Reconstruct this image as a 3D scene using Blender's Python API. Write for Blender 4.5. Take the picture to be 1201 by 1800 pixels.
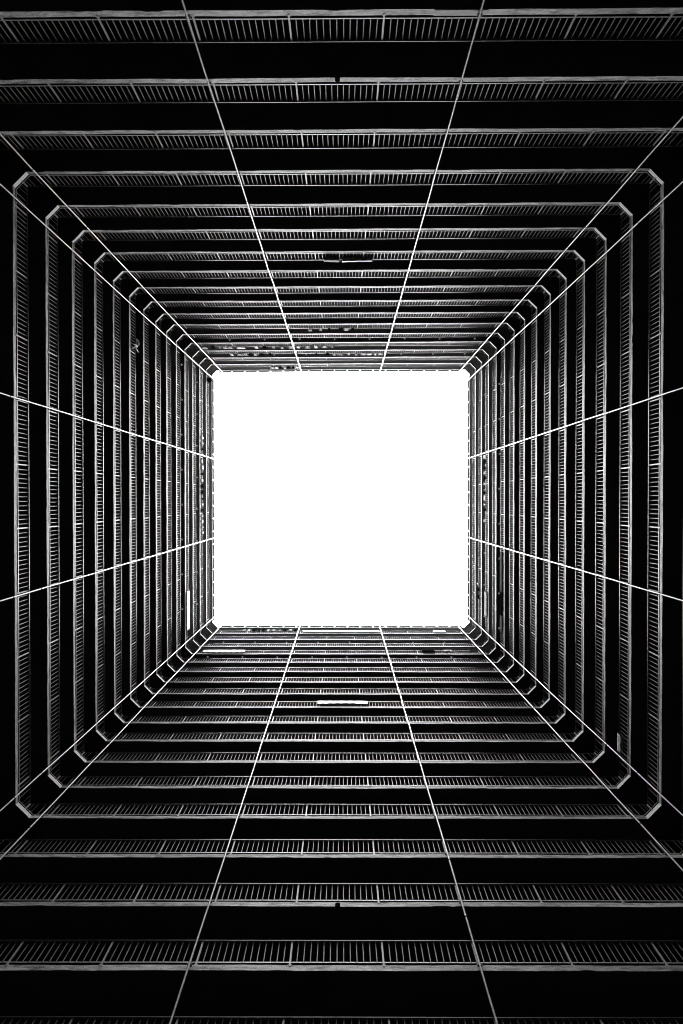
import bpy, bmesh, math, random
from mathutils import Vector, Matrix

for o in list(bpy.data.objects):
    bpy.data.objects.remove(o)
S = bpy.context.scene
C = S.collection
R = math.radians

# ------------------------------------------------------------------ camera
cam_data = bpy.data.cameras.new('camera')
cam = bpy.data.objects.new('camera', cam_data)
C.objects.link(cam)
S.camera = cam
cam_data.sensor_fit = 'VERTICAL'
cam_data.sensor_height = 36.0
cam_data.lens = 29.0
cam_data.clip_start = 0.1
cam_data.clip_end = 2000
RM = Matrix(((0.99999891, -0.00100567, -0.0010772),
             (0.00102017, 0.99990769, 0.01354876),
             (0.00106348, -0.01354985, 0.99990763)))
cx_, cy_, cz_ = RM.col[0], -RM.col[1], -RM.col[2]
cam.matrix_world = Matrix(((cx_[0], cy_[0], cz_[0], 0.11467),
                           (cx_[1], cy_[1], cz_[1], 0.13989),
                           (cx_[2], cy_[2], cz_[2], 0.0),
                           (0, 0, 0, 1)))

# ------------------------------------------------------------------ overcast sky, brightest overhead
W = bpy.data.worlds.new('World')
S.world = W
W.use_nodes = True
wn, wl = W.node_tree.nodes, W.node_tree.links
wn.clear()
sky = wn.new('ShaderNodeTexSky')
sky.sky_type = 'NISHITA'
sky.sun_disc = False
sky.sun_elevation = R(89)
sky.sun_rotation = 0.0
sky.dust_density = 10.0
bw = wn.new('ShaderNodeRGBToBW')
bg = wn.new('ShaderNodeBackground')
bg.inputs['Strength'].default_value = 0.07
wo = wn.new('ShaderNodeOutputWorld')
wl.new(sky.outputs[0], bw.inputs[0])
wl.new(bw.outputs[0], bg.inputs['Color'])
wl.new(bg.outputs[0], wo.inputs['Surface'])

sun_d = bpy.data.lights.new('sun', 'SUN')
sun_d.energy = 0.6
sun_d.angle = R(20)
sun = bpy.data.objects.new('sun', sun_d)
C.objects.link(sun)
sun.location = (0, 0, 90)
sun.rotation_euler = (R(1), 0, 0)

S.view_settings.view_transform = 'Standard'
S.view_settings.look = 'None'
S.view_settings.exposure = 2.8
S.view_settings.gamma = 1.0
S.cycles.use_denoising = True
S.cycles.denoising_input_passes = 'RGB_ALBEDO_NORMAL'
S.cycles.denoising_prefilter = 'NONE'      # keeps the thin bars crisp
S.cycles.filter_width = 1.0
S.cycles.use_adaptive_sampling = False

# ------------------------------------------------------------------ numbers of the place
H = 2.7                      # storey height
Z0 = 24.995                  # underside of the fourth gallery in view
GROUND = -1.5
ROOF = 14                    # gallery index of the roof slab
LOW = -5
def zlev(k): return Z0 + k * H + 2e-5 * k * (k - 14)
# the light well is not quite square: each side has its own distance and skew
SIDE = {'top': (9.835, -0.00355), 'right': (9.81646, -0.00015), 'bottom': (9.835, 0.00187), 'left': (9.81642, -0.00146)}
SHIFT = {(1, 'top'): 0.05, (0, 'top'): 0.012, (0, 'bottom'): 0.02, (0, 'left'): -0.015, (1, 'right'): -0.01}
CH = 0.41                    # chamfer cut
random.seed(7)

def side_line(s, k=None):
    w, a = SIDE[s]
    w -= SHIFT.get((k, s), 0)
    if s == 'top': n, p = Vector((a, -1)), Vector((0, -w))
    elif s == 'bottom': n, p = Vector((-a, 1)), Vector((0, w))
    elif s == 'left': n, p = Vector((-1, a)), Vector((-w, 0))
    else: n, p = Vector((1, -a)), Vector((w, 0))
    n.normalize()
    return n, n.dot(p)
def meet(l1, l2):
    (n1, d1), (n2, d2) = l1, l2
    det = n1.x * n2.y - n1.y * n2.x
    return Vector(((d1 * n2.y - d2 * n1.y) / det, (n1.x * d2 - n2.x * d1) / det))
ORDER = ['top', 'right', 'bottom', 'left']
def lines(k=None):
    L = []
    base = [side_line(s, k) for s in ORDER]
    for i in range(4):
        l1, l2 = base[i], base[(i + 1) % 4]
        c = meet(l1, l2)
        t1 = Vector((-l1[0].y, l1[0].x)); t2 = Vector((-l2[0].y, l2[0].x))
        a = c - t1 * CH; b = c + t2 * CH
        e = (b - a).normalized(); n = Vector((e.y, -e.x))
        if n.dot(c - a) < 0: n = -n
        L += [l1, (n, n.dot(a))]
    return L
def octagon(k=None, off=0.0):
    L = [(n, d + off) for n, d in lines(k)]
    return [meet(L[i - 1], L[i]) for i in range(8)]     # vertex i starts line i
def side_frame(s, k=None):
    """middle of the side, rotation: local x along the side, local y into the well"""
    i = ORDER.index(s) * 2
    V = octagon(k)
    a, b = V[i], V[(i + 1) % 8]
    n = lines(k)[i][0]
    y = -n
    return (a + b) / 2, math.atan2(-y.x, y.y), (b - a).length

# ------------------------------------------------------------------ materials
def mat(name, rough=0.6, spec=0.5):
    m = bpy.data.materials.new(name)
    m.use_nodes = True
    b = m.node_tree.nodes['Principled BSDF']
    b.inputs['Roughness'].default_value = rough
    b.inputs['Specular IOR Level'].default_value = spec
    return m, m.node_tree.nodes, m.node_tree.links, b
def noise_chain(N, L, scale, detail=6, rough=0.6, stretch=(1, 1, 1)):
    g = N.new('ShaderNodeNewGeometry')
    mp = N.new('ShaderNodeMapping'); mp.inputs['Scale'].default_value = stretch
    n = N.new('ShaderNodeTexNoise')
    n.inputs['Scale'].default_value = scale; n.inputs['Detail'].default_value = detail; n.inputs['Roughness'].default_value = rough
    L.new(g.outputs['Position'], mp.inputs['Vector']); L.new(mp.outputs[0], n.inputs['Vector'])
    return n
def ramp(N, L, src, stops):
    r = N.new('ShaderNodeValToRGB')
    el = r.color_ramp.elements
    while len(el) < len(stops): el.new(0.5)
    for e, (p, v) in zip(el, stops):
        e.position = p; e.color = (v, v, v, 1)
    L.new(src, r.inputs[0])
    return r
def mul(N, L, a, b):
    m = N.new('ShaderNodeMix'); m.data_type = 'RGBA'; m.blend_type = 'MULTIPLY'
    m.inputs['Factor'].default_value = 1
    L.new(a, m.inputs['A']); L.new(b, m.inputs['B'])
    return m.outputs['Result']
def bump(N, L, b, src, strength, dist):
    bp = N.new('ShaderNodeBump'); bp.inputs['Strength'].default_value = strength; bp.inputs['Distance'].default_value = dist
    L.new(src, bp.inputs['Height']); L.new(bp.outputs[0], b.inputs['Normal'])

def concrete(name, lo, hi, stain=True, spec=0.3, rough=0.8):
    m, N, L, b = mat(name, rough, spec)
    n1 = noise_chain(N, L, 0.9, 8, 0.65)
    r1 = ramp(N, L, n1.outputs['Fac'], [(0.28, lo), (0.45, (lo + hi) / 2), (0.7, hi)])
    out = r1.outputs[0]
    if stain:
        n2 = noise_chain(N, L, 2.0, 10, 0.72, (1, 1, 3.0))    # blotches and streaks
        r2 = ramp(N, L, n2.outputs['Fac'], [(0.38, 0.15), (0.46, 0.6), (0.53, 0.92), (0.66, 1.15)])
        out = mul(N, L, out, r2.outputs[0])
        n3 = noise_chain(N, L, 0.33, 2, 0.4)                  # repainted lengths
        r3 = ramp(N, L, n3.outputs['Fac'], [(0.43, 0.62), (0.455, 0.88), (0.56, 0.92), (0.575, 1.2)])
        out = mul(N, L, out, r3.outputs[0])
        n4 = noise_chain(N, L, 14.0, 6, 0.8)                  # flaking
        r4 = ramp(N, L, n4.outputs['Fac'], [(0.37, 0.45), (0.42, 1.0)])
        out = mul(N, L, out, r4.outputs[0])
        bump(N, L, b, n2.outputs['Fac'], 0.5, 0.03)
    L.new(out, b.inputs['Base Color'])
    return m
M = {}
M['edge'] = concrete('painted_concrete_edge', 0.48, 0.78, True, 0.4, 0.65)
M['repair'] = concrete('new_repair_mortar', 0.8, 0.92, False, 0.3, 0.8)
M['edge_corner'] = concrete('pale_concrete_corner', 0.7, 0.92, False, 0.4, 0.7)
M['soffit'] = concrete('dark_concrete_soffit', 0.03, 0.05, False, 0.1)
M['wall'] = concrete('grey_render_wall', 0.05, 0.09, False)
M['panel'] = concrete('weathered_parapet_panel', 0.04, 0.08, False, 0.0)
M['soffit_light'] = concrete('bounce_lit_grey_soffit', 0.30, 0.42, False)  # upper ceilings: bounced light put into the grey, besides alternating paint
M['soffit_mid'] = concrete('part_lit_dull_soffit', 0.09, 0.14, False, 0.1)  # weaker bounced light in the colour, between pale and dark ceilings
M['ground'] = concrete('dark_asphalt', 0.012, 0.02, False)

def metal(name, lo, hi, rough, spec, flake=True):
    m, N, L, b = mat(name, rough, spec)
    oi = N.new('ShaderNodeObjectInfo')
    r0 = ramp(N, L, oi.outputs['Random'], [(0.0, 0.78), (1.0, 1.0)])
    n1 = noise_chain(N, L, 9.0, 5, 0.6)
    r1 = ramp(N, L, n1.outputs['Fac'], [(0.3, lo), (0.62, hi)])
    out = mul(N, L, r1.outputs[0], r0.outputs[0])
    if flake:
        n2 = noise_chain(N, L, 30.0, 3, 0.5)
        r2 = ramp(N, L, n2.outputs['Fac'], [(0.30, 0.35), (0.38, 1.0)])
        out = mul(N, L, out, r2.outputs[0])
    L.new(out, b.inputs['Base Color'])
    return m
M['bar'] = metal('pale_railing_paint', 0.2, 0.33, 0.55, 0.13)
M['post'] = metal('pale_post_paint', 0.45, 0.6, 0.5, 0.2, False)
M['rail'] = metal('pale_bottom_rail_paint', 0.35, 0.5, 0.42, 0.6)
M['hand'] = metal('worn_handrail_paint', 0.03, 0.09, 0.3, 0.4, False)
M['dull'] = metal('dull_corner_bar', 0.08, 0.12, 0.9, 0.0, False)
M['dull_pale'] = metal('dull_pale_corner_paint', 0.3, 0.4, 0.9, 0.0, False)
M['pipe'] = metal('white_pipe_paint', 0.5, 0.72, 0.3, 0.6, False)
M['collar'] = metal('grey_pipe_collar', 0.06, 0.12, 0.5, 0.3, False)
M['black'] = metal('drain_hole_shade', 0.005, 0.008, 1.0, 0.0, False)

def cloth_mat(name, v, spec=0.2, rough=0.8):
    m, N, L, b = mat(name, rough, spec)
    n1 = noise_chain(N, L, 4.0, 6, 0.65)
    r1 = ramp(N, L, n1.outputs['Fac'], [(0.3, v * 0.75), (0.6, v)])
    L.new(r1.outputs[0], b.inputs['Base Color'])
    bump(N, L, b, n1.outputs['Fac'], 0.4, 0.05)
    return m
M['white'] = cloth_mat('white_cloth', 0.8, 0.2, 0.7)
M['banner'] = cloth_mat('white_plastic_sheet', 0.92, 0.6, 0.38)
M['pale'] = cloth_mat('pale_cloth', 0.55)
M['grey'] = cloth_mat('grey_cloth', 0.25)
M['grey_dark'] = cloth_mat('charcoal_cloth', 0.03, 0.0, 1.0)
M['dark'] = cloth_mat('dark_cloth', 0.008, 0.0, 1.0)
M['tarp'] = cloth_mat('crumpled_plastic', 0.2, 0.0, 0.9)
m, N, L, b = mat('lit_lamp_glass', 0.4)
b.inputs['Base Color'].default_value = (0.8, 0.8, 0.8, 1)
b.inputs['Emission Color'].default_value = (1, 1, 1, 1)
b.inputs['Emission Strength'].default_value = 0.02
M['lamp'] = m

# ------------------------------------------------------------------ helpers
class MB:
    def __init__(s): s.v = []; s.f = []
    def box(s, x0, x1, y0, y1, z0, z1):
        n = len(s.v)
        s.v += [(x, y, z) for z in (z0, z1) for x, y in ((x0, y0), (x1, y0), (x1, y1), (x0, y1))]
        s.f += [tuple(n + i for i in q) for q in ((3, 2, 1, 0), (4, 5, 6, 7), (0, 1, 5, 4), (1, 2, 6, 5), (2, 3, 7, 6), (3, 0, 4, 7))]
        return s
    def tube(s, pts, r, seg=8):
        """round bar along a list of points; r a number or one per point"""
        n = len(s.v); rs = r if isinstance(r, (list, tuple)) else [r] * len(pts)
        P = [Vector(p) for p in pts]
        for i, p in enumerate(P):
            d = (P[min(i + 1, len(P) - 1)] - P[max(i - 1, 0)]).normalized()
            a = Vector((0, 0, 1)) if abs(d.z) < 0.9 else Vector((1, 0, 0))
            u = d.cross(a).normalized(); w = d.cross(u)
            s.v += [tuple(p + (u * math.cos(2 * math.pi * j / seg) + w * math.sin(2 * math.pi * j / seg)) * rs[i]) for j in range(seg)]
        for i in range(len(P) - 1):
            for j in range(seg):
                a = n + i * seg + j; b2 = n + i * seg + (j + 1) % seg
                s.f.append((a, b2, b2 + seg, a + seg))
        s.f.append(tuple(n + j for j in reversed(range(seg))))
        s.f.append(tuple(n + (len(P) - 1) * seg + j for j in range(seg)))
        return s
    def mesh(s, name, m, smooth=False):
        me = bpy.data.meshes.new(name)
        me.from_pydata([tuple(v) for v in s.v], [], s.f)
        bm = bmesh.new(); bm.from_mesh(me); bmesh.ops.recalc_face_normals(bm, faces=bm.faces); bm.to_mesh(me); bm.free()
        me.materials.append(m)
        if smooth:
            for p in me.polygons: p.use_smooth = len(p.vertices) == 4
        return me
def link(name, me, parent=None, loc=(0, 0, 0), rz=0.0):
    o = bpy.data.objects.new(name, me)
    C.objects.link(o)
    o.location = loc; o.rotation_euler = (0, 0, rz)
    if parent: o.parent = parent
    return o
def tag(o, label, cat, group=None):
    o['label'] = label; o['category'] = cat
    if group: o['group'] = group
    return o
def thing(name, label, cat, loc, rz=0.0, group=None):
    return tag(link(name, None, None, loc, rz), label, cat, group)

# ------------------------------------------------------------------ ground
b_ = MB(); b_.box(-400, 400, -400, 400, GROUND - 0.4, GROUND)
g = link('ground', b_.mesh('ground', M['ground'])); g['kind'] = 'structure'

# ------------------------------------------------------------------ the tower: slabs round the light well, walls behind, roof parapet
DEPTH = 1.6
tower = thing('apartment_tower', 'dark concrete apartment tower seen up its square light well, open galleries on all four sides', 'apartment tower', (0, 0, GROUND))
UP = (0, 0, -GROUND)

def slab_ring(k):
    V = octagon(k, 0.055)
    outer = [(n, d + DEPTH) for n, d in [side_line(s) for s in ORDER]]
    z0 = zlev(k) + 0.004; z1 = zlev(k) + 0.185
    mb = MB()
    for i in range(8):
        a, b2 = V[i], V[(i + 1) % 8]
        def onto(p, j): n, d = outer[j % 4]; return p + n * (d - n.dot(p))
        if i % 2 == 0:
            poly = [a, b2, onto(b2, i // 2), onto(a, i // 2)]
        else:
            j = i // 2
            poly = [a, b2, onto(b2, j + 1), meet(outer[j % 4], outer[(j + 1) % 4]), onto(a, j)]
        n = len(mb.v); m_ = len(poly)
        mb.v += [(p.x, p.y, z0) for p in poly] + [(p.x, p.y, z1) for p in poly]
        mb.f.append(tuple(n + q for q in range(m_))); mb.f.append(tuple(n + m_ + q for q in reversed(range(m_))))
        mb.f.append((n, n + 1, n + m_ + 1, n + m_))
        for q in range(2, m_ - 1): mb.f.append((n + q, n + q + 1, n + m_ + q + 1, n + m_ + q))
    return mb
def edge_ring(k, rnd, height=0.21):
    Vi = octagon(k, 0.0); Vo = octagon(k, 0.055)
    z = zlev(k)
    st = []
    for i in range(8):
        a, b2 = Vi[i], Vi[(i + 1) % 8]; c, d = Vo[i], Vo[(i + 1) % 8]
        n = max(2, int((b2 - a).length / 0.11))
        for q in range(n):
            t = q / n
            st.append((a.lerp(b2, t), c.lerp(d, t), -lines(k)[i][0], q == 0))
    N_ = len(st)
    chip = [0.0] * N_; bow = [0.0] * N_
    for _ in range(rnd.randint(14, 26)):
        s0 = rnd.randrange(N_); ln = rnd.choice((1, 1, 2, 2, 3, 5)); dp = rnd.uniform(0.008, 0.028)
        for q in range(ln): chip[(s0 + q) % N_] = max(chip[(s0 + q) % N_], dp * rnd.uniform(0.4, 1))
    ph = [rnd.uniform(0, 6.28) for _ in range(4)]
    mb = MB()
    for q, (p, o, n, corner) in enumerate(st):
        w = 0.004 * math.sin(q * 0.11 + ph[0]) + 0.003 * math.sin(q * 0.31 + ph[1]) + rnd.uniform(-0.0015, 0.0015)
        zb = z + 0.004 * math.sin(q * 0.07 + ph[2]) + 0.003 * math.sin(q * 0.23 + ph[3]) + rnd.uniform(-0.002, 0.002)
        zt = z + height + 0.004 * math.sin(q * 0.09 + ph[1]) + rnd.uniform(-0.002, 0.002)
        c = 0.0 if corner else chip[q]
        f = p if corner else p + n * w
        cut = f - n * (0.02 if c else 0.0)
        mb.v += [(cut.x, cut.y, zb - 0.002), (f.x, f.y, zb + 0.012 + c), (f.x, f.y, zt - 0.01), (f.x - n.x * 0.012, f.y - n.y * 0.012, zt),
                 (o.x, o.y, zt), (o.x, o.y, z - 0.002)]
    for q in range(N_):                     # every sixth face is the underside, coloured dark for the shade there
        a = q * 6; b2 = ((q + 1) % N_) * 6
        for j in range(6): mb.f.append((a + j, a + (j + 1) % 6, b2 + (j + 1) % 6, b2 + j))
    return mb
rnd = random.Random(11)
slabs = {}
for k in range(LOW, ROOF + 1):
    s = link('gallery_slab', slab_ring(k).mesh('gallery_slab', M['soffit_light' if k in (11, 13, 14) else 'soffit_mid' if k in (9, 12) else 'soffit']), tower, UP)  # lighter copies high up paint in bounced light; alternation is paint tone
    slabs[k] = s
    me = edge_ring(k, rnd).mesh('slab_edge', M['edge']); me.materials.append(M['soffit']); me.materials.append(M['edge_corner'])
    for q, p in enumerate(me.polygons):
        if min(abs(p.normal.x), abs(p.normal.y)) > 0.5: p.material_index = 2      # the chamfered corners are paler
        if q % 6 == 5 or (q % 6 == 0 and p.normal.z < -0.3): p.material_index = 1    # underside darkened for shade, and broken-off corners
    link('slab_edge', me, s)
# walls behind the galleries, from the ground to the roof
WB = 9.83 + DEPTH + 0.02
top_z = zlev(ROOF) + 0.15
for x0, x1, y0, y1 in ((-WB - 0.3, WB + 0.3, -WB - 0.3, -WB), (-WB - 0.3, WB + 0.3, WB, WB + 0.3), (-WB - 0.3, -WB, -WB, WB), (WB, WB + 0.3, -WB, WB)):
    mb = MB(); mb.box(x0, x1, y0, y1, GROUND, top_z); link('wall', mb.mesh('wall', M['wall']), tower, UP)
# parapet: a course of panels with gaps, standing on the roof edge
pm = MB()
def panel_mesh(w):
    mb = MB()
    zs = [0.34, 0.42, 1.08, 1.3]
    prof = [(-w / 2, 0.40), (-w / 2 + 0.02, 0.34), (w / 2 - 0.02, 0.34), (w / 2, 0.40), (w / 2, 1.02), (w / 2 - 0.09, 1.3), (-w / 2 + 0.06, 1.3), (-w / 2, 1.02)]
    m_ = len(prof)
    mb.v += [(x, -0.03, z) for x, z in prof] + [(x, -0.11, z) for x, z in prof]
    mb.f.append(tuple(range(m_))); mb.f.append(tuple(reversed(range(m_, 2 * m_))))
    for q in range(m_): mb.f.append((q, (q + 1) % m_, m_ + (q + 1) % m_, m_ + q))
    mb.box(-0.05, 0.05, -0.10, -0.04, 0.18, 0.345)     # foot
    return mb.mesh('parapet_panel', M['panel'])
pan = panel_mesh(0.95)
for s in ORDER:
    c, rz, ln = side_frame(s, ROOF)
    e = link('parapet', None, tower, (c.x, c.y, zlev(ROOF) - GROUND), rz)
    n = 19; pitch = ln / n
    rail = MB(); rail.box(-ln / 2, ln / 2, -0.13, -0.05, 0.17, 0.30)
    e.data  # empty
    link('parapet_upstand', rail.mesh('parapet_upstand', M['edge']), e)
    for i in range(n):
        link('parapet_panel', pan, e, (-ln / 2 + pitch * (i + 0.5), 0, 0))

# drain outlets in the slab edge
dm = MB(); dm.tube([(0, -0.03, 0.105), (0, 0.012, 0.105)], 0.06, 16); dm.box(-0.06, 0.06, -0.03, 0.0115, -0.01, 0.105)
dme = dm.mesh('drain_outlet', M['black'])  # solid plug, its black standing in for the shade inside the hole
for s in ('top', 'bottom'):
    c, rz, ln = side_frame(s, -2)
    link('drain_outlet', dme, slabs[-2], (c.x, c.y, zlev(-2)), rz)

# a repaired, paler length of slab edge
c, rz, ln = side_frame('top', -3)
pm_ = MB(); nn = 14
for i in range(nn + 1):
    x = 2.0 + 1.0 * i / nn + (0 if 0 < i < nn else random.uniform(-0.03, 0.03)); j = random.uniform(-0.008, 0.008)
    pm_.v += [(x, 0.013, 0.015 + j), (x, 0.013, 0.205 + j / 2), (x + 0.02, -0.02, 0.203), (x + 0.02, -0.02, 0.017)]
for i in range(nn):
    for j in range(4): pm_.f.append((i * 4 + j, i * 4 + (j + 1) % 4, i * 4 + 4 + (j + 1) % 4, i * 4 + 4 + j))
pm_.f += [(0, 1, 2, 3), (nn * 4 + 3, nn * 4 + 2, nn * 4 + 1, nn * 4)]
o = link('repair_patch', pm_.mesh('repair_patch', M['repair']), slabs[-3], (c.x, c.y, zlev(-3)), rz)
o['label'] = 'paler repaired length of concrete slab edge'

# ------------------------------------------------------------------ railings
PITCH = 1.972
HAND_Z = 1.135
def bar_panel(x0, x1, n, rnd, z0=0.33, z1=1.115):
    mb = MB()
    for i in range(n):
        x = x0 + (x1 - x0) * (i + 0.5) / n
        r = 0.0098
        dx = rnd.gauss(0, 0.003)
        dy = rnd.gauss(0, 0.0015); n0 = len(mb.v)
        mb.box(x - r, x + r, -0.018, -0.006, z0, z1)      # flat steel bar, slightly out of plumb
        mb.v[n0 + 4:] = [(a + dx, b3 + dy, c) for a, b3, c in mb.v[n0 + 4:]]
    return mb.mesh('bar_panel', M['bar'])
rr = random.Random(3)
half = PITCH / 2
bay_meshes = [bar_panel(-half + 0.07, half - 0.07, 13, rr) for _ in range(4)]
end_meshes = [bar_panel(0.07, 0.07 + 0.141 * 3, 3, rr) for _ in range(2)]
def post_mesh():
    mb = MB(); mb.box(-0.019, 0.019, -0.022, 0.004, 0.16, HAND_Z - 0.02)
    mb.box(-0.045, 0.045, -0.045, -0.001, 0.205, 0.222)   # base plate on the slab
    return mb.mesh('post', M['post'])
pmesh = post_mesh()
SL = 18.82
def flat_rail(L_, rnd, y0=-0.013, z0=0.322, hy=0.004, hz=0.017, name='bottom_rail', m='rail'):
    n = max(2, int(L_ / 0.5)); ph = rnd.uniform(0, 6); mb = MB()
    for i in range(n + 1):
        x = -L_ / 2 + L_ * i / n; z = z0 + 0.003 * math.sin(i * 0.6 + ph); y = y0 + 0.002 * math.sin(i * 0.45 + ph)
        mb.v += [(x, y - hy, z - hz), (x, y + hy, z - hz), (x, y + hy, z + hz), (x, y - hy, z + hz)]
    for i in range(n):
        for j in range(4): mb.f.append((i * 4 + j, i * 4 + (j + 1) % 4, i * 4 + 4 + (j + 1) % 4, i * 4 + 4 + j))
    mb.f += [(0, 1, 2, 3), (n * 4, n * 4 + 3, n * 4 + 2, n * 4 + 1)]
    return mb.mesh(name, M[m])
hand_meshes = [flat_rail(SL, rr, 0.0, HAND_Z, 0.02, 0.009, 'handrail', 'hand') for _ in range(3)]
bot_meshes = [flat_rail(SL, rr) for _ in range(3)]
CL = CH * math.sqrt(2)
def corner_hand():
    mb = MB(); h = CL / 2; w = 0.02; z = HAND_Z     # the handrails of the two sides run on and meet in a square corner
    P = [(-h, 0.0), (0.0, -h), (h, 0.0)]; q = w * math.sqrt(2)
    for x, y in P:
        mb.v += [(x, y - q * (1 if x == 0 else 0.5), z - 0.009), (x, y + q * (1 if x == 0 else 0.5), z - 0.009), (x, y + q * (1 if x == 0 else 0.5), z + 0.009), (x, y - q * (1 if x == 0 else 0.5), z + 0.009)]
    for i in range(2):
        for j in range(4): mb.f.append((i * 4 + j, i * 4 + (j + 1) % 4, i * 4 + 4 + (j + 1) % 4, i * 4 + 4 + j))
    mb.f += [(0, 1, 2, 3), (11, 10, 9, 8)]
    return mb.mesh('handrail', M['hand'])
c_hand = corner_hand()
c_bot = flat_rail(CL, rr, m='dull_pale')
def short_bars(sg):
    mb = MB(); r = 0.009
    for x in (0.09, 0.19):       # the bars get shorter towards the middle of the corner
        mb.box(sg * x - r, sg * x + r, -0.018, -0.006, 0.33, 0.33 + 0.785 * (0.36 + 0.64 * x / 0.29))
    return mb.mesh('bar_panel', M['dull'])
c_bars = [short_bars(1), short_bars(-1)]
cpm = MB(); cpm.box(-0.024, 0.024, -0.022, 0.004, 0.16, 0.62)
c_post = cpm.mesh('post', M['dull_pale'])

NUM = ['zeroth', 'first', 'second', 'third', 'fourth', 'fifth', 'sixth', 'seventh', 'eighth', 'ninth', 'tenth', 'eleventh', 'twelfth', 'thirteenth', 'fourteenth', 'fifteenth', 'sixteenth', 'seventeenth', 'eighteenth', 'nineteenth', 'twentieth']
def level_name(k):
    if k >= 7: return NUM[ROOF - k] + ' gallery from the sky opening'
    if k == 0: return 'outermost complete gallery ring'
    return NUM[k + 1] + ' complete gallery ring from outside'
def rail_label(s, k):
    if k >= 0: return 'pale barred railing, %s side of the %s' % (s, level_name(k))
    if s in ('left', 'right'): return 'railing just past the %s edge, outside the outermost complete gallery ring' % s if k == -1 else 'pale barred railing beyond the %s edge of the photo, second ring out' % s
    if s == 'top':
        return {-1: 'railing at the top, next outside the outermost complete gallery ring', -2: 'railing above the slab edge with a dark drain hole, top of photo',
                -3: 'long pale barred railing nearest the top edge of the photo', -4: 'pale barred railing just above the top edge of the photo'}[k]
    return {-1: 'railing at the bottom, next outside the outermost complete gallery ring', -2: 'railing above the slab edge with a dark drain hole, bottom of photo',
            -3: 'lowest whole pale barred railing near the bottom of the photo', -4: 'dim barred railing cut off by the bottom edge of the photo'}[k]
rv = random.Random(21)
def side_railing(s, k):
    c, rz, ln = side_frame(s, k)
    t = thing('railing', rail_label(s, k), 'railing', (c.x, c.y, zlev(k)), rz, 'railings along the gallery sides')
    link('handrail', rv.choice(hand_meshes), t); link('bottom_rail', rv.choice(bot_meshes), t)
    for i in range(10): link('post', pmesh, t, ((i - 4.5) * PITCH + rv.gauss(0, 0.006), 0, 0))
    for i in range(9): link('bar_panel', rv.choice(bay_meshes), t, ((i - 4) * PITCH, 0, 0))
    link('bar_panel', end_meshes[0], t, (4.5 * PITCH, 0, 0))
    link('bar_panel', end_meshes[1], t, (-4.5 * PITCH, 0, 0), 0).scale = (-1, 1, 1)
CORN = {1: 'upper right', 3: 'lower right', 5: 'lower left', 7: 'upper left'}
def corner_railing(i, k):
    V = octagon(k); a, b2 = V[i], V[(i + 1) % 8]; n = lines(k)[i][0]; c = (a + b2) / 2; y = -n
    where = level_name(k) if k >= 0 else {-1: 'ring next outside the outermost complete one'}[k]
    t = thing('corner_railing', 'short corner railing, %s corner of the %s' % (CORN[i], where), 'railing', (c.x, c.y, zlev(k)), math.atan2(-y.x, y.y), 'short railings across the gallery corners')
    link('handrail', c_hand, t); link('bottom_rail', c_bot, t); link('post', c_post, t)
    link('bar_panel', c_bars[0], t); link('bar_panel', c_bars[1], t)
for k in range(-4, ROOF):
    for s in ORDER:
        if k < -1 and s in ('left', 'right'): continue
        side_railing(s, k)
    if k >= -1:
        for i in CORN: corner_railing(i, k)

# ------------------------------------------------------------------ drain pipes down the well
PIPES = {'top': ((-9.05, -9.02), (-3.0, -2.97), (2.98, 3.05), (8.97, 9.14)), 'right': ((-8.86, -9.09), (-3.04, -3.10), (2.97, 2.94), (9.05, 8.96)),
         'bottom': ((-9.06, -9.2), (-3.06, -3.12), (2.98, 2.98), (9.0, 9.03)), 'left': ((-8.96, -9.15), (-2.96, -3.07), (3.03, 2.99), (9.08, 9.08))}   # along the side: low down, at the roof
WORD = {'top': ('left end', 'left of centre', 'right of centre', 'right end'), 'right': ('upper end', 'above centre', 'below centre', 'lower end')}
WORD['bottom'] = WORD['top']; WORD['left'] = WORD['right']
rp = random.Random(5)
def lean(z, u0, u1): return (u1 - u0) * ((z - 22) / 41 - 0.5)
br = MB(); br.box(-0.05, 0.05, -0.055, -0.002, 0.10, 0.13); brm = br.mesh('pipe_bracket', M['collar'])
for s in ORDER:
    n, d = side_line(s)
    for q, (u0, u1) in enumerate(PIPES[s]):
        u = (u0 + u1) / 2
        sg = 1 if s in ('top', 'right') else -1     # local x against the axis along the side
        p = (Vector((u, 0)) if s in ('top', 'bottom') else Vector((0, u)))
        p = p + n * (d - 0.075 - n.dot(p))
        y = -n
        t = thing('drain_pipe', 'thin white pipe running up the well on the %s side, %s' % (s, WORD[s][q]), 'pipe', (p.x, p.y, GROUND), math.atan2(-y.x, y.y), 'white pipes running up the light well')
        # one pipe per storey, wider sections further up, joints at random storeys
        z = GROUND; pts = []; rad = []
        zt = zlev(ROOF) + 0.75
        cuts = [GROUND] + [zlev(k) - 0.6 + rp.uniform(-0.3, 0.3) for k in range(LOW, ROOF + 1)] + [zt]
        for zz in cuts:
            pts.append((sg * lean(zz, u0, u1) + rp.gauss(0, 0.006), rp.gauss(0, 0.003), zz - GROUND)); rad.append(0.019 + 0.014 * max(0, min(1, (zz - 10) / 45)))
        mb = MB(); mb.tube(pts, rad, 10)
        link('pipe_run', mb.mesh('pipe_run', M['pipe'], True), t)
        for j in range(2, len(cuts) - 1):
            if rp.random() < 0.30:
                cm = MB(); cm.tube([(pts[j][0], pts[j][1], pts[j][2] - 0.05), (pts[j][0], pts[j][1], pts[j][2] + 0.05)], rad[j] + 0.0025, 10)
                link('pipe_collar', cm.mesh('pipe_collar', M['collar'], True), t)
        for k in range(LOW, ROOF): link('pipe_bracket', brm, t, (sg * lean(zlev(k), u0, u1), 0, zlev(k) - GROUND))

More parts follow.
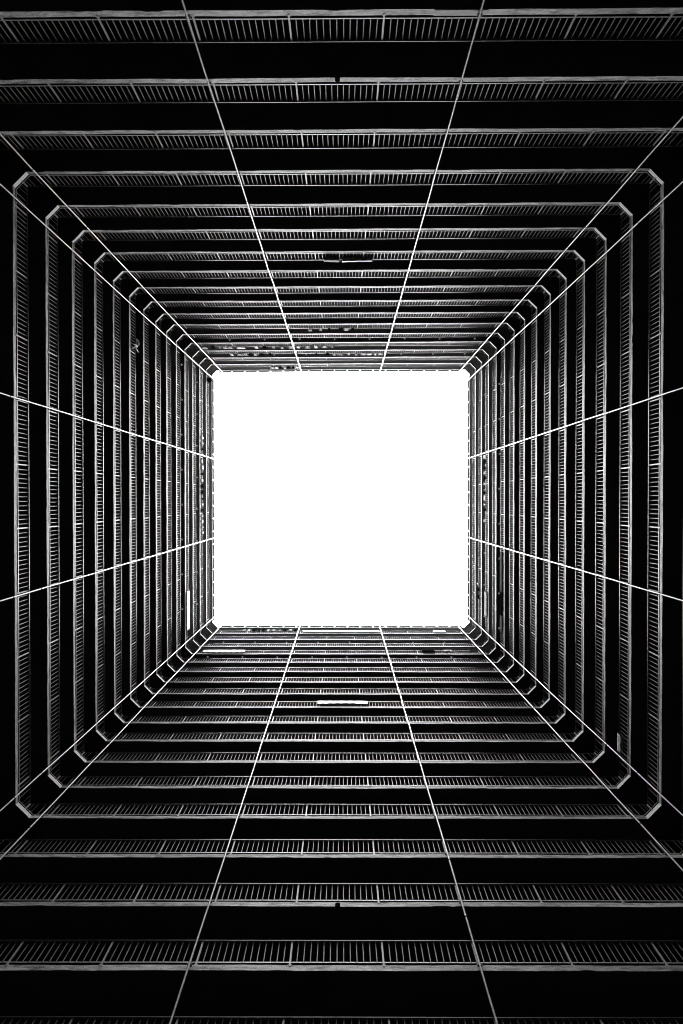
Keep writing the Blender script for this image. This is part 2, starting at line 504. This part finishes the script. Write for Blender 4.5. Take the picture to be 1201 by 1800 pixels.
# ------------------------------------------------------------------ lamps and conduits under two of the upper slabs
lm = MB(); lm.tube([(0, 0, 0), (0, 0, -0.02), (0, 0, -0.05), (0, 0, -0.075), (0, 0, -0.085)], [0.06, 0.06, 0.052, 0.034, 0.012], 12)
lamp_me = lm.mesh('ceiling_lamp', M['lamp'], True)
LAMPS = {(10, 'top'): -6.97, (10, 'right'): -7.2, (10, 'bottom'): -7.0, (10, 'left'): -6.96, (12, 'top'): -6.8, (12, 'right'): -7.2, (12, 'bottom'): -7.22, (12, 'left'): -7.3}
ENDS = {'top': 'left', 'right': 'top', 'bottom': 'right', 'left': 'bottom'}
for (k, s), x0 in LAMPS.items():
    c, rz, ln = side_frame(s, k)
    Mx = Matrix.Rotation(rz, 2)
    for i in range(8):
        x = x0 + 2.2 * i
        p = c + Mx @ Vector((x, -0.17 - 0.01 * (i % 3)))
        tag(link('ceiling_lamp', lamp_me, None, (p.x, p.y, zlev(k) + 0.004), rz),
            '%s ceiling lamp from the %s, %s side, above the %s' % (NUM[i + 1], ENDS[s], s, level_name(k - 1)), 'lamp', 'ceiling lamps under the galleries')
    cmb = MB(); cmb.tube([(-9.1 + 18.2 * i / 12, -0.30 + 0.006 * math.sin(i * 2.1), -0.03) for i in range(13)], 0.018, 8)
    for i in range(9): cmb.box(-8 + 2 * i - 0.03, -8 + 2 * i + 0.03, -0.33, -0.27, -0.02, 0.003)
    tag(link('cable_conduit', cmb.mesh('cable_conduit', M['rail']), None, (c.x, c.y, zlev(k)), rz),
        'thin pale ceiling conduit, %s side, above the %s' % (s, level_name(k - 1)), 'conduit', 'conduits under the gallery ceilings')

# ------------------------------------------------------------------ cloth: sheets and garments
def place(name, me, s, k, x, label, cat, group=None, y=0.0, z=0.0):
    c, rz, ln = side_frame(s, k)
    # x is measured from the axis of the well, the frame from the middle of the side
    axis = {'top': Vector((x, 0)), 'bottom': Vector((-x, 0)), 'left': Vector((0, -x)), 'right': Vector((0, x))}[s]
    n, d = side_line(s, k)
    p = axis + n * (d - n.dot(axis)) - n * y
    return tag(link(name, me, None, (p.x, p.y, zlev(k) + z), rz), label, cat, group)
def sheet(w, h, m, seed, name='hanging_sheet', nx=None, ny=6, amp=0.02, sag=0.0, rag=0.0, thick=0.008, over=True, topwob=0.0, depthbulge=0.0):
    """cloth hung from z=0 down to z=-h, centred on x=0; a short flap goes over the rail behind it"""
    r = random.Random(seed); nx = nx or max(6, int(w / 0.09))
    ph = [r.uniform(0, 6.28) for _ in range(6)]
    bm = bmesh.new(); rows = []
    prof = [(-0.085, 0.22), (-0.072, 0.05), (-0.045, 0.0)] if over else []
    prof = [(a, -b2, 0) for a, b2 in prof]
    for i in range(nx + 1):
        u = i / nx; x = (u - 0.5) * w
        col = []
        hh = h * (1 - sag * 4 * (u - 0.5) ** 2) * (1 - rag * abs(math.sin(u * 9 + ph[0]) * math.sin(u * 23 + ph[1])))
        tz = topwob * (math.sin(u * 5 + ph[2]) + 0.6 * math.sin(u * 13 + ph[3]))
        for a, zz, _ in prof: col.append(bm.verts.new((x, a, zz + tz)))
        for j in range(ny + 1):
            v = j / ny
            y = 0.012 + amp * v ** 0.6 * (math.sin(x * 17 + ph[4] + v) + 0.6 * math.sin(x * 41 + ph[5] - 2 * v)) + depthbulge * math.sin(v * 3.0) + abs(amp)
            col.append(bm.verts.new((x + 0.01 * math.sin(v * 6 + i), y, tz * (1 - v) - hh * v)))
        rows.append(col)
    for i in range(nx):
        for j in range(len(rows[0]) - 1):
            bm.faces.new((rows[i][j], rows[i + 1][j], rows[i + 1][j + 1], rows[i][j + 1]))
    bmesh.ops.recalc_face_normals(bm, faces=bm.faces)
    bmesh.ops.solidify(bm, geom=bm.faces[:], thickness=thick)
    me = bpy.data.meshes.new(name); bm.to_mesh(me); bm.free(); me.materials.append(m)
    for p in me.polygons: p.use_smooth = True
    return me
def garment(kind, m, seed):
    """a shirt, trousers or towel hanging from z=0 downwards, in the x-z plane, with a wire hook above"""
    r = random.Random(seed); bm = bmesh.new(); ph = r.uniform(0, 6)
    def patch(fx0, fx1, z0, z1, nx, nz):
        g_ = []
        for j in range(nz + 1):
            v = j / nz; z = z0 + (z1 - z0) * v
            a, c = fx0(v), fx1(v)
            g_.append([bm.verts.new((a + (c - a) * i / nx, 0.006 * math.sin(i * 1.7 + v * 3 + ph) * (0.3 + v) + 0.006 * math.sin(v * 4 + ph), z + r.uniform(-0.012, 0.012))) for i in range(nx + 1)])
        for j in range(nz):
            for i in range(nx): bm.faces.new((g_[j][i], g_[j][i + 1], g_[j + 1][i + 1], g_[j + 1][i]))
    if kind == 'shirt':
        w = r.uniform(0.19, 0.25); h = r.uniform(0.6, 0.85)
        patch(lambda v: -w * (0.45 + 0.55 * min(1, v * 4)), lambda v: w * (0.45 + 0.55 * min(1, v * 4)), 0, -h, 6, 8)
        for sg in (-1, 1):
            patch(lambda v: sg * (w * 0.8 + 0.10 * v), lambda v: sg * (w * 0.8 + 0.16 + 0.06 * v), -0.07, -0.36, 2, 3)
    elif kind == 'trousers':
        h = r.uniform(0.75, 1.0)
        patch(lambda v: -0.19, lambda v: 0.19, 0, -0.28, 4, 3)
        patch(lambda v: -0.19 + 0.02 * v, lambda v: -0.02 - 0.03 * v, -0.28, -h, 2, 5)
        patch(lambda v: 0.02 + 0.03 * v, lambda v: 0.19 - 0.02 * v, -0.28, -h * 0.98, 2, 5)
    else:
        w = r.uniform(0.12, 0.22); h = r.uniform(0.5, 0.8)
        patch(lambda v: -w + 0.03 * v, lambda v: w - 0.04 * v, 0, -h, 4, 6)
    for v_ in bm.verts: v_.co.x *= 0.5          # hung edge-on, so narrow
    bmesh.ops.recalc_face_normals(bm, faces=bm.faces)
    bmesh.ops.solidify(bm, geom=bm.faces[:], thickness=0.02)
    me = bpy.data.meshes.new('hanging_' + kind); bm.to_mesh(me); bm.free(); me.materials.append(m)
    hk = MB(); hk.tube([(-0.14, 0, -0.02), (0, 0, 0.05), (0.14, 0, -0.02)], 0.008, 5); hk.tube([(0, 0, 0.05), (0, 0, 0.10)], 0.006, 5)
    hm = hk.mesh('hanger', M['grey'])
    bm = bmesh.new(); bm.from_mesh(me); bm.from_mesh(hm); bm.to_mesh(me); bm.free(); bpy.data.meshes.remove(hm)
    for p in me.polygons: p.use_smooth = True
    return me
TONE = {'white': 'white', 'pale': 'pale grey', 'grey': 'mid grey', 'dark': 'black'}

place('hanging_sheet', sheet(2.40, 0.48, M['banner'], 1, amp=0.012, sag=-0.22), 'bottom', 5, -0.13, 'long white banner tied along the middle of the bottom side railing, sagging lower edge', 'banner', y=0.03, z=1.12)
place('hanging_sheet', sheet(2.50, 0.84, M['banner'], 2, amp=0.01), 'left', 10, -7.18, 'long plain white sheet hung on the left side railing near the lower left corner', 'sheet', y=0.03, z=1.17)
place('hanging_sheet', sheet(2.70, 0.84, M['banner'], 3, amp=0.012, sag=0.08, topwob=0.012), 'bottom', 10, 7.5, 'long white sheet on the bottom side railing near the lower left corner', 'sheet', y=0.03, z=1.17)
place('hanging_sheet', sheet(1.60, 0.95, M['pale'], 4, amp=0.014, rag=0.25, topwob=0.04, depthbulge=0.015), 'right', 11, 7.1, 'bulky rumpled white drape over the right side railing near the lower right corner', 'sheet', y=0.03, z=1.2)
place('hanging_sheet', sheet(5.65, 0.62, M['banner'], 5, amp=0.01), 'bottom', 13, -0.02, 'very long narrow white cloth along the bottom railing just below the sky opening', 'sheet', y=0.03, z=1.1)
place('hanging_sheet', sheet(0.86, 0.72, M['banner'], 6, amp=0.01), 'bottom', 13, -7.3, 'short white cloth on the bottom railing just below the sky opening, near the right corner', 'sheet', y=0.03, z=1.12)
place('hanging_sheet', sheet(0.80, 0.75, M['dark'], 7, amp=0.01), 'bottom', 10, -5.65, 'black cloth over the bottom side railing, right of the right hand pipe', 'cloth', y=0.03, z=1.17)
place('hanging_sheet', sheet(0.5, 0.5, M['white'], 8, amp=0.03, rag=0.7), 'bottom', 10, -6.9, 'small ragged white cloth on the bottom railing right of the black cloth', 'cloth', y=0.03, z=1.17)
place('hanging_sheet', sheet(0.62, 0.34, M['pale'], 9, amp=0.008, rag=0.1), 'right', 1, 8.61, 'small grey board shaped cloth on the right side railing by the lower right corner', 'cloth', y=0.03, z=1.17)
# top side, fourth complete ring: two blankets and a folded towel airing on the handrail
def blanket(w, hl, hd, m, seed, x, label, wob):
    o = place('airing_blanket', sheet(w, hd, M['grey_dark'], seed, amp=0.012, rag=0.15), 'top', 3, x, label, 'blanket', 'blankets airing on the top side railing', y=0.03, z=1.17)
    link('folded_edge', sheet(w, hl, m, seed + 50, 'folded_edge', amp=0.012, topwob=wob, rag=0.2, thick=0.03), o, (0, 0.035, 0.015))
blanket(0.62, 0.3, 0.58, M['pale'], 31, -0.28, 'crumpled pale blanket over the middle of the top railing, left of the white towel', 0.03)
blanket(0.56, 0.10, 0.5, M['banner'], 32, 0.44, 'flat folded white towel with dark underside over the top side railing', 0.0)
blanket(0.68, 0.2, 0.55, M['white'], 33, 1.05, 'pale blanket humped over the top side railing, right of the white towel', 0.015)
# left side: a twisted pale cloth
tw = MB()
tw.tube([(-0.30, 0.02, 0.25), (-0.22, 0.05, 0.55), (-0.10, 0.07, 0.80), (-0.20, 0.07, 1.05), (-0.27, 0.06, 1.42)], [0.03, 0.04, 0.03, 0.025, 0.01], 8)
tw.tube([(-0.06, 0.03, 0.25), (-0.05, 0.06, 0.60), (-0.02, 0.06, 0.85), (-0.06, 0.07, 1.1), (0.02, 0.06, 1.28)], [0.02, 0.025, 0.04, 0.045, 0.02], 8)
tw.tube([(-0.02, 0.05, 1.02), (0.12, 0.08, 0.98), (0.27, 0.07, 1.08), (0.26, 0.07, 1.34), (0.12, 0.06, 1.48), (0.02, 0.06, 1.40)], [0.03, 0.045, 0.05, 0.04, 0.045, 0.02], 8)
place('twisted_cloth', tw.mesh('twisted_cloth', M['white'], True), 'left', 5, 7.3, 'twisted pale cloth knotted onto the left side railing, sticking up above the handrail', 'cloth', y=0.02, z=0.0)

# rows of washing.  (side, level, pole height, [(x, kind, tone)], row label)
def row(s, k, ztop, items, where, group, pole=True, y=0.03):
    if pole:
        xs = [i[0] for i in items]; a, b2 = min(xs) - 0.4, max(xs) + 0.4
        pb = MB(); pb.tube([(a, 0, 0), ((a + b2) / 2, 0, -0.015), (b2, 0, 0)], 0.012, 6)
        for x in (a + 0.1, b2 - 0.1): pb.tube([(x, 0, 0), (x, -0.12, H - ztop + 0.02)], 0.006, 5)
        place('washing_pole', pb.mesh('washing_pole', M['collar']), s, k, 0.0, 'thin washing pole above the railing, ' + where, 'pole', 'washing poles hung under the slabs', y=y, z=ztop)
    order = sorted(items, reverse=(s in ('bottom', 'left')))
    seen = {}
    tot = {}
    for x, kind, tone in order: tot[(kind, tone)] = tot.get((kind, tone), 0) + 1
    end = 'left' if s in ('top', 'bottom') else 'top'
    for x, kind, tone in order:
        seen[(kind, tone)] = seen.get((kind, tone), 0) + 1
        lab = '%s hanging %s, %s' % (TONE[tone], kind, where)
        if tot[(kind, tone)] > 1: lab = '%s %s hanging %s from the %s, %s' % (NUM[seen[(kind, tone)]], TONE[tone], kind, end, where)
        place('hanging_' + kind, garment(kind, M[tone], int(x * 1000) + k * 77), s, k, x, lab, 'washing', group, y=y, z=ztop - 0.09 + rg.uniform(-0.03, 0.03))
rg = random.Random(77)
row('top', 10, 1.95, [(-8.75, 'shirt', 'pale'), (-8.2, 'trousers', 'dark'), (-7.78, 'towel', 'grey'), (-7.45, 'trousers', 'pale'), (-7.1, 'shirt', 'grey'), (-6.5, 'shirt', 'white'), (-6.25, 'towel', 'white'),
    (-5.42, 'trousers', 'white'), (-4.85, 'shirt', 'dark'), (-4.3, 'towel', 'pale'), (-3.75, 'towel', 'grey'), (-3.15, 'shirt', 'pale'), (-2.7, 'towel', 'white'), (-2.1, 'shirt', 'pale'), (-1.55, 'trousers', 'white'), (-1.0, 'shirt', 'pale'), (-0.5, 'towel', 'grey')][:17],
    'top side, fourth gallery from the sky opening', 'washing on the fourth gallery down, top side')
row('top', 11, 1.85, [(-7.35, 'trousers', 'white'), (-6.8, 'shirt', 'grey'), (-6.4, 'trousers', 'pale'), (-6.05, 'shirt', 'dark'), (-5.75, 'towel', 'white'), (-5.3, 'shirt', 'dark'), (-4.75, 'towel', 'dark'),
    (-1.6, 'towel', 'dark'), (-0.85, 'shirt', 'dark'), (-0.4, 'towel', 'grey'), (0.05, 'shirt', 'grey'), (0.6, 'towel', 'pale'), (1.1, 'towel', 'grey'), (1.6, 'shirt', 'pale'), (2.0, 'shirt', 'white'), (2.4, 'towel', 'white'), (2.75, 'shirt', 'pale')],
    'top side, third gallery from the sky opening', 'washing on the third gallery down, top side')
row('top', 8, 1.85, [(-1.72, 'towel', 'grey'), (-1.1, 'towel', 'pale'), (-0.6, 'towel', 'dark'), (0.1, 'shirt', 'dark'), (0.38, 'shirt', 'grey'), (0.75, 'towel', 'dark')],
    'top side, sixth gallery from the sky opening', 'washing on the sixth gallery down, top side')
row('top', 13, 2.0, [(-5.06, 'shirt', 'pale'), (-4.75, 'towel', 'white'), (-4.45, 'shirt', 'dark'), (-4.15, 'towel', 'white'), (-3.85, 'shirt', 'dark'), (-3.5, 'towel', 'dark'), (-3.2, 'shirt', 'white')],
    'top side, first gallery from the sky opening', 'washing just below the sky, top side')
row('bottom', 13, 1.75, [(7.2, 'shirt', 'pale'), (6.85, 'towel', 'white'), (6.45, 'shirt', 'dark'), (6.1, 'trousers', 'dark'), (5.75, 'shirt', 'dark'), (5.4, 'towel', 'white'), (5.0, 'shirt', 'grey'), (4.55, 'towel', 'grey'), (4.15, 'shirt', 'dark'), (3.75, 'towel', 'pale'), (3.4, 'shirt', 'dark')],
    'bottom side, first gallery from the sky opening', 'washing just below the sky, bottom side')
row('left', 12, 1.22, [(4.3, 'towel', 'white'), (3.9, 'towel', 'pale'), (3.5, 'towel', 'dark'), (3.1, 'towel', 'pale'), (2.65, 'shirt', 'pale'), (2.2, 'shirt', 'white'), (1.75, 'towel', 'dark'), (1.3, 'towel', 'white'), (0.9, 'shirt', 'dark'), (0.45, 'shirt', 'dark'),
    (0.0, 'towel', 'dark'), (-0.4, 'towel', 'white'), (-0.8, 'shirt', 'dark'), (-1.2, 'towel', 'pale'), (-1.6, 'towel', 'white'), (-2.0, 'towel', 'grey'), (-2.4, 'towel', 'white')],
    'left side, second gallery from the sky opening', 'washing on the second gallery down, left side', pole=False, y=0.06)
row('right', 11, 1.9, [(-2.85, 'towel', 'white'), (-2.5, 'shirt', 'dark'), (-2.1, 'towel', 'dark'), (-1.75, 'towel', 'pale'), (-1.4, 'shirt', 'dark'), (-1.0, 'towel', 'white'), (-0.4, 'towel', 'dark'), (-0.05, 'shirt', 'white'), (0.4, 'towel', 'white'), (0.75, 'towel', 'dark'), (1.5, 'towel', 'pale')],
    'right side, third gallery from the sky opening', 'washing on the third gallery down, right side')
row('right', 12, 1.75, [(6.07, 'towel', 'white'), (6.45, 'shirt', 'dark'), (6.95, 'shirt', 'dark')],
    'right side, second gallery from the sky opening', 'washing on the second gallery down, right side')
place('hanging_tarp', sheet(2.4, 0.7, M['tarp'], 61, amp=0.007, rag=0.35), 'right', 9, 4.5, 'long streaky plastic sheet on the right side railing, below the lower pipe', 'tarp', y=0.03, z=1.2)
place('hanging_tarp', sheet(1.5, 0.72, M['dark'], 62, amp=0.007, rag=0.3), 'right', 9, 6.4, 'dark cloth on the right side railing between two streaky plastic sheets', 'cloth', y=0.03, z=1.18)
place('hanging_tarp', sheet(0.9, 0.8, M['tarp'], 63, amp=0.007, rag=0.5), 'right', 9, 7.65, 'shorter crumpled plastic sheet on the right side railing near the lower right corner', 'tarp', y=0.03, z=1.2)
bagm = MB(); bagm.tube([(0, 0, 0.2), (0.02, 0, 0.45), (0, 0, 0.8), (0.01, 0, 1.0)], [0.12, 0.18, 0.16, 0.05], 9)
place('hanging_bag', bagm.mesh('hanging_bag', M['dark'], True), 'left', 13, 8.75, 'black bag hung at the upper left corner beside the sky opening', 'bag', y=0.12, z=0.3)

for o in C.objects:          # labels stay within sixteen words
    if o.parent is None and 'label' in o and not 4 <= len(o['label'].split()) <= 16: print('LABEL', o.name, o['label'])
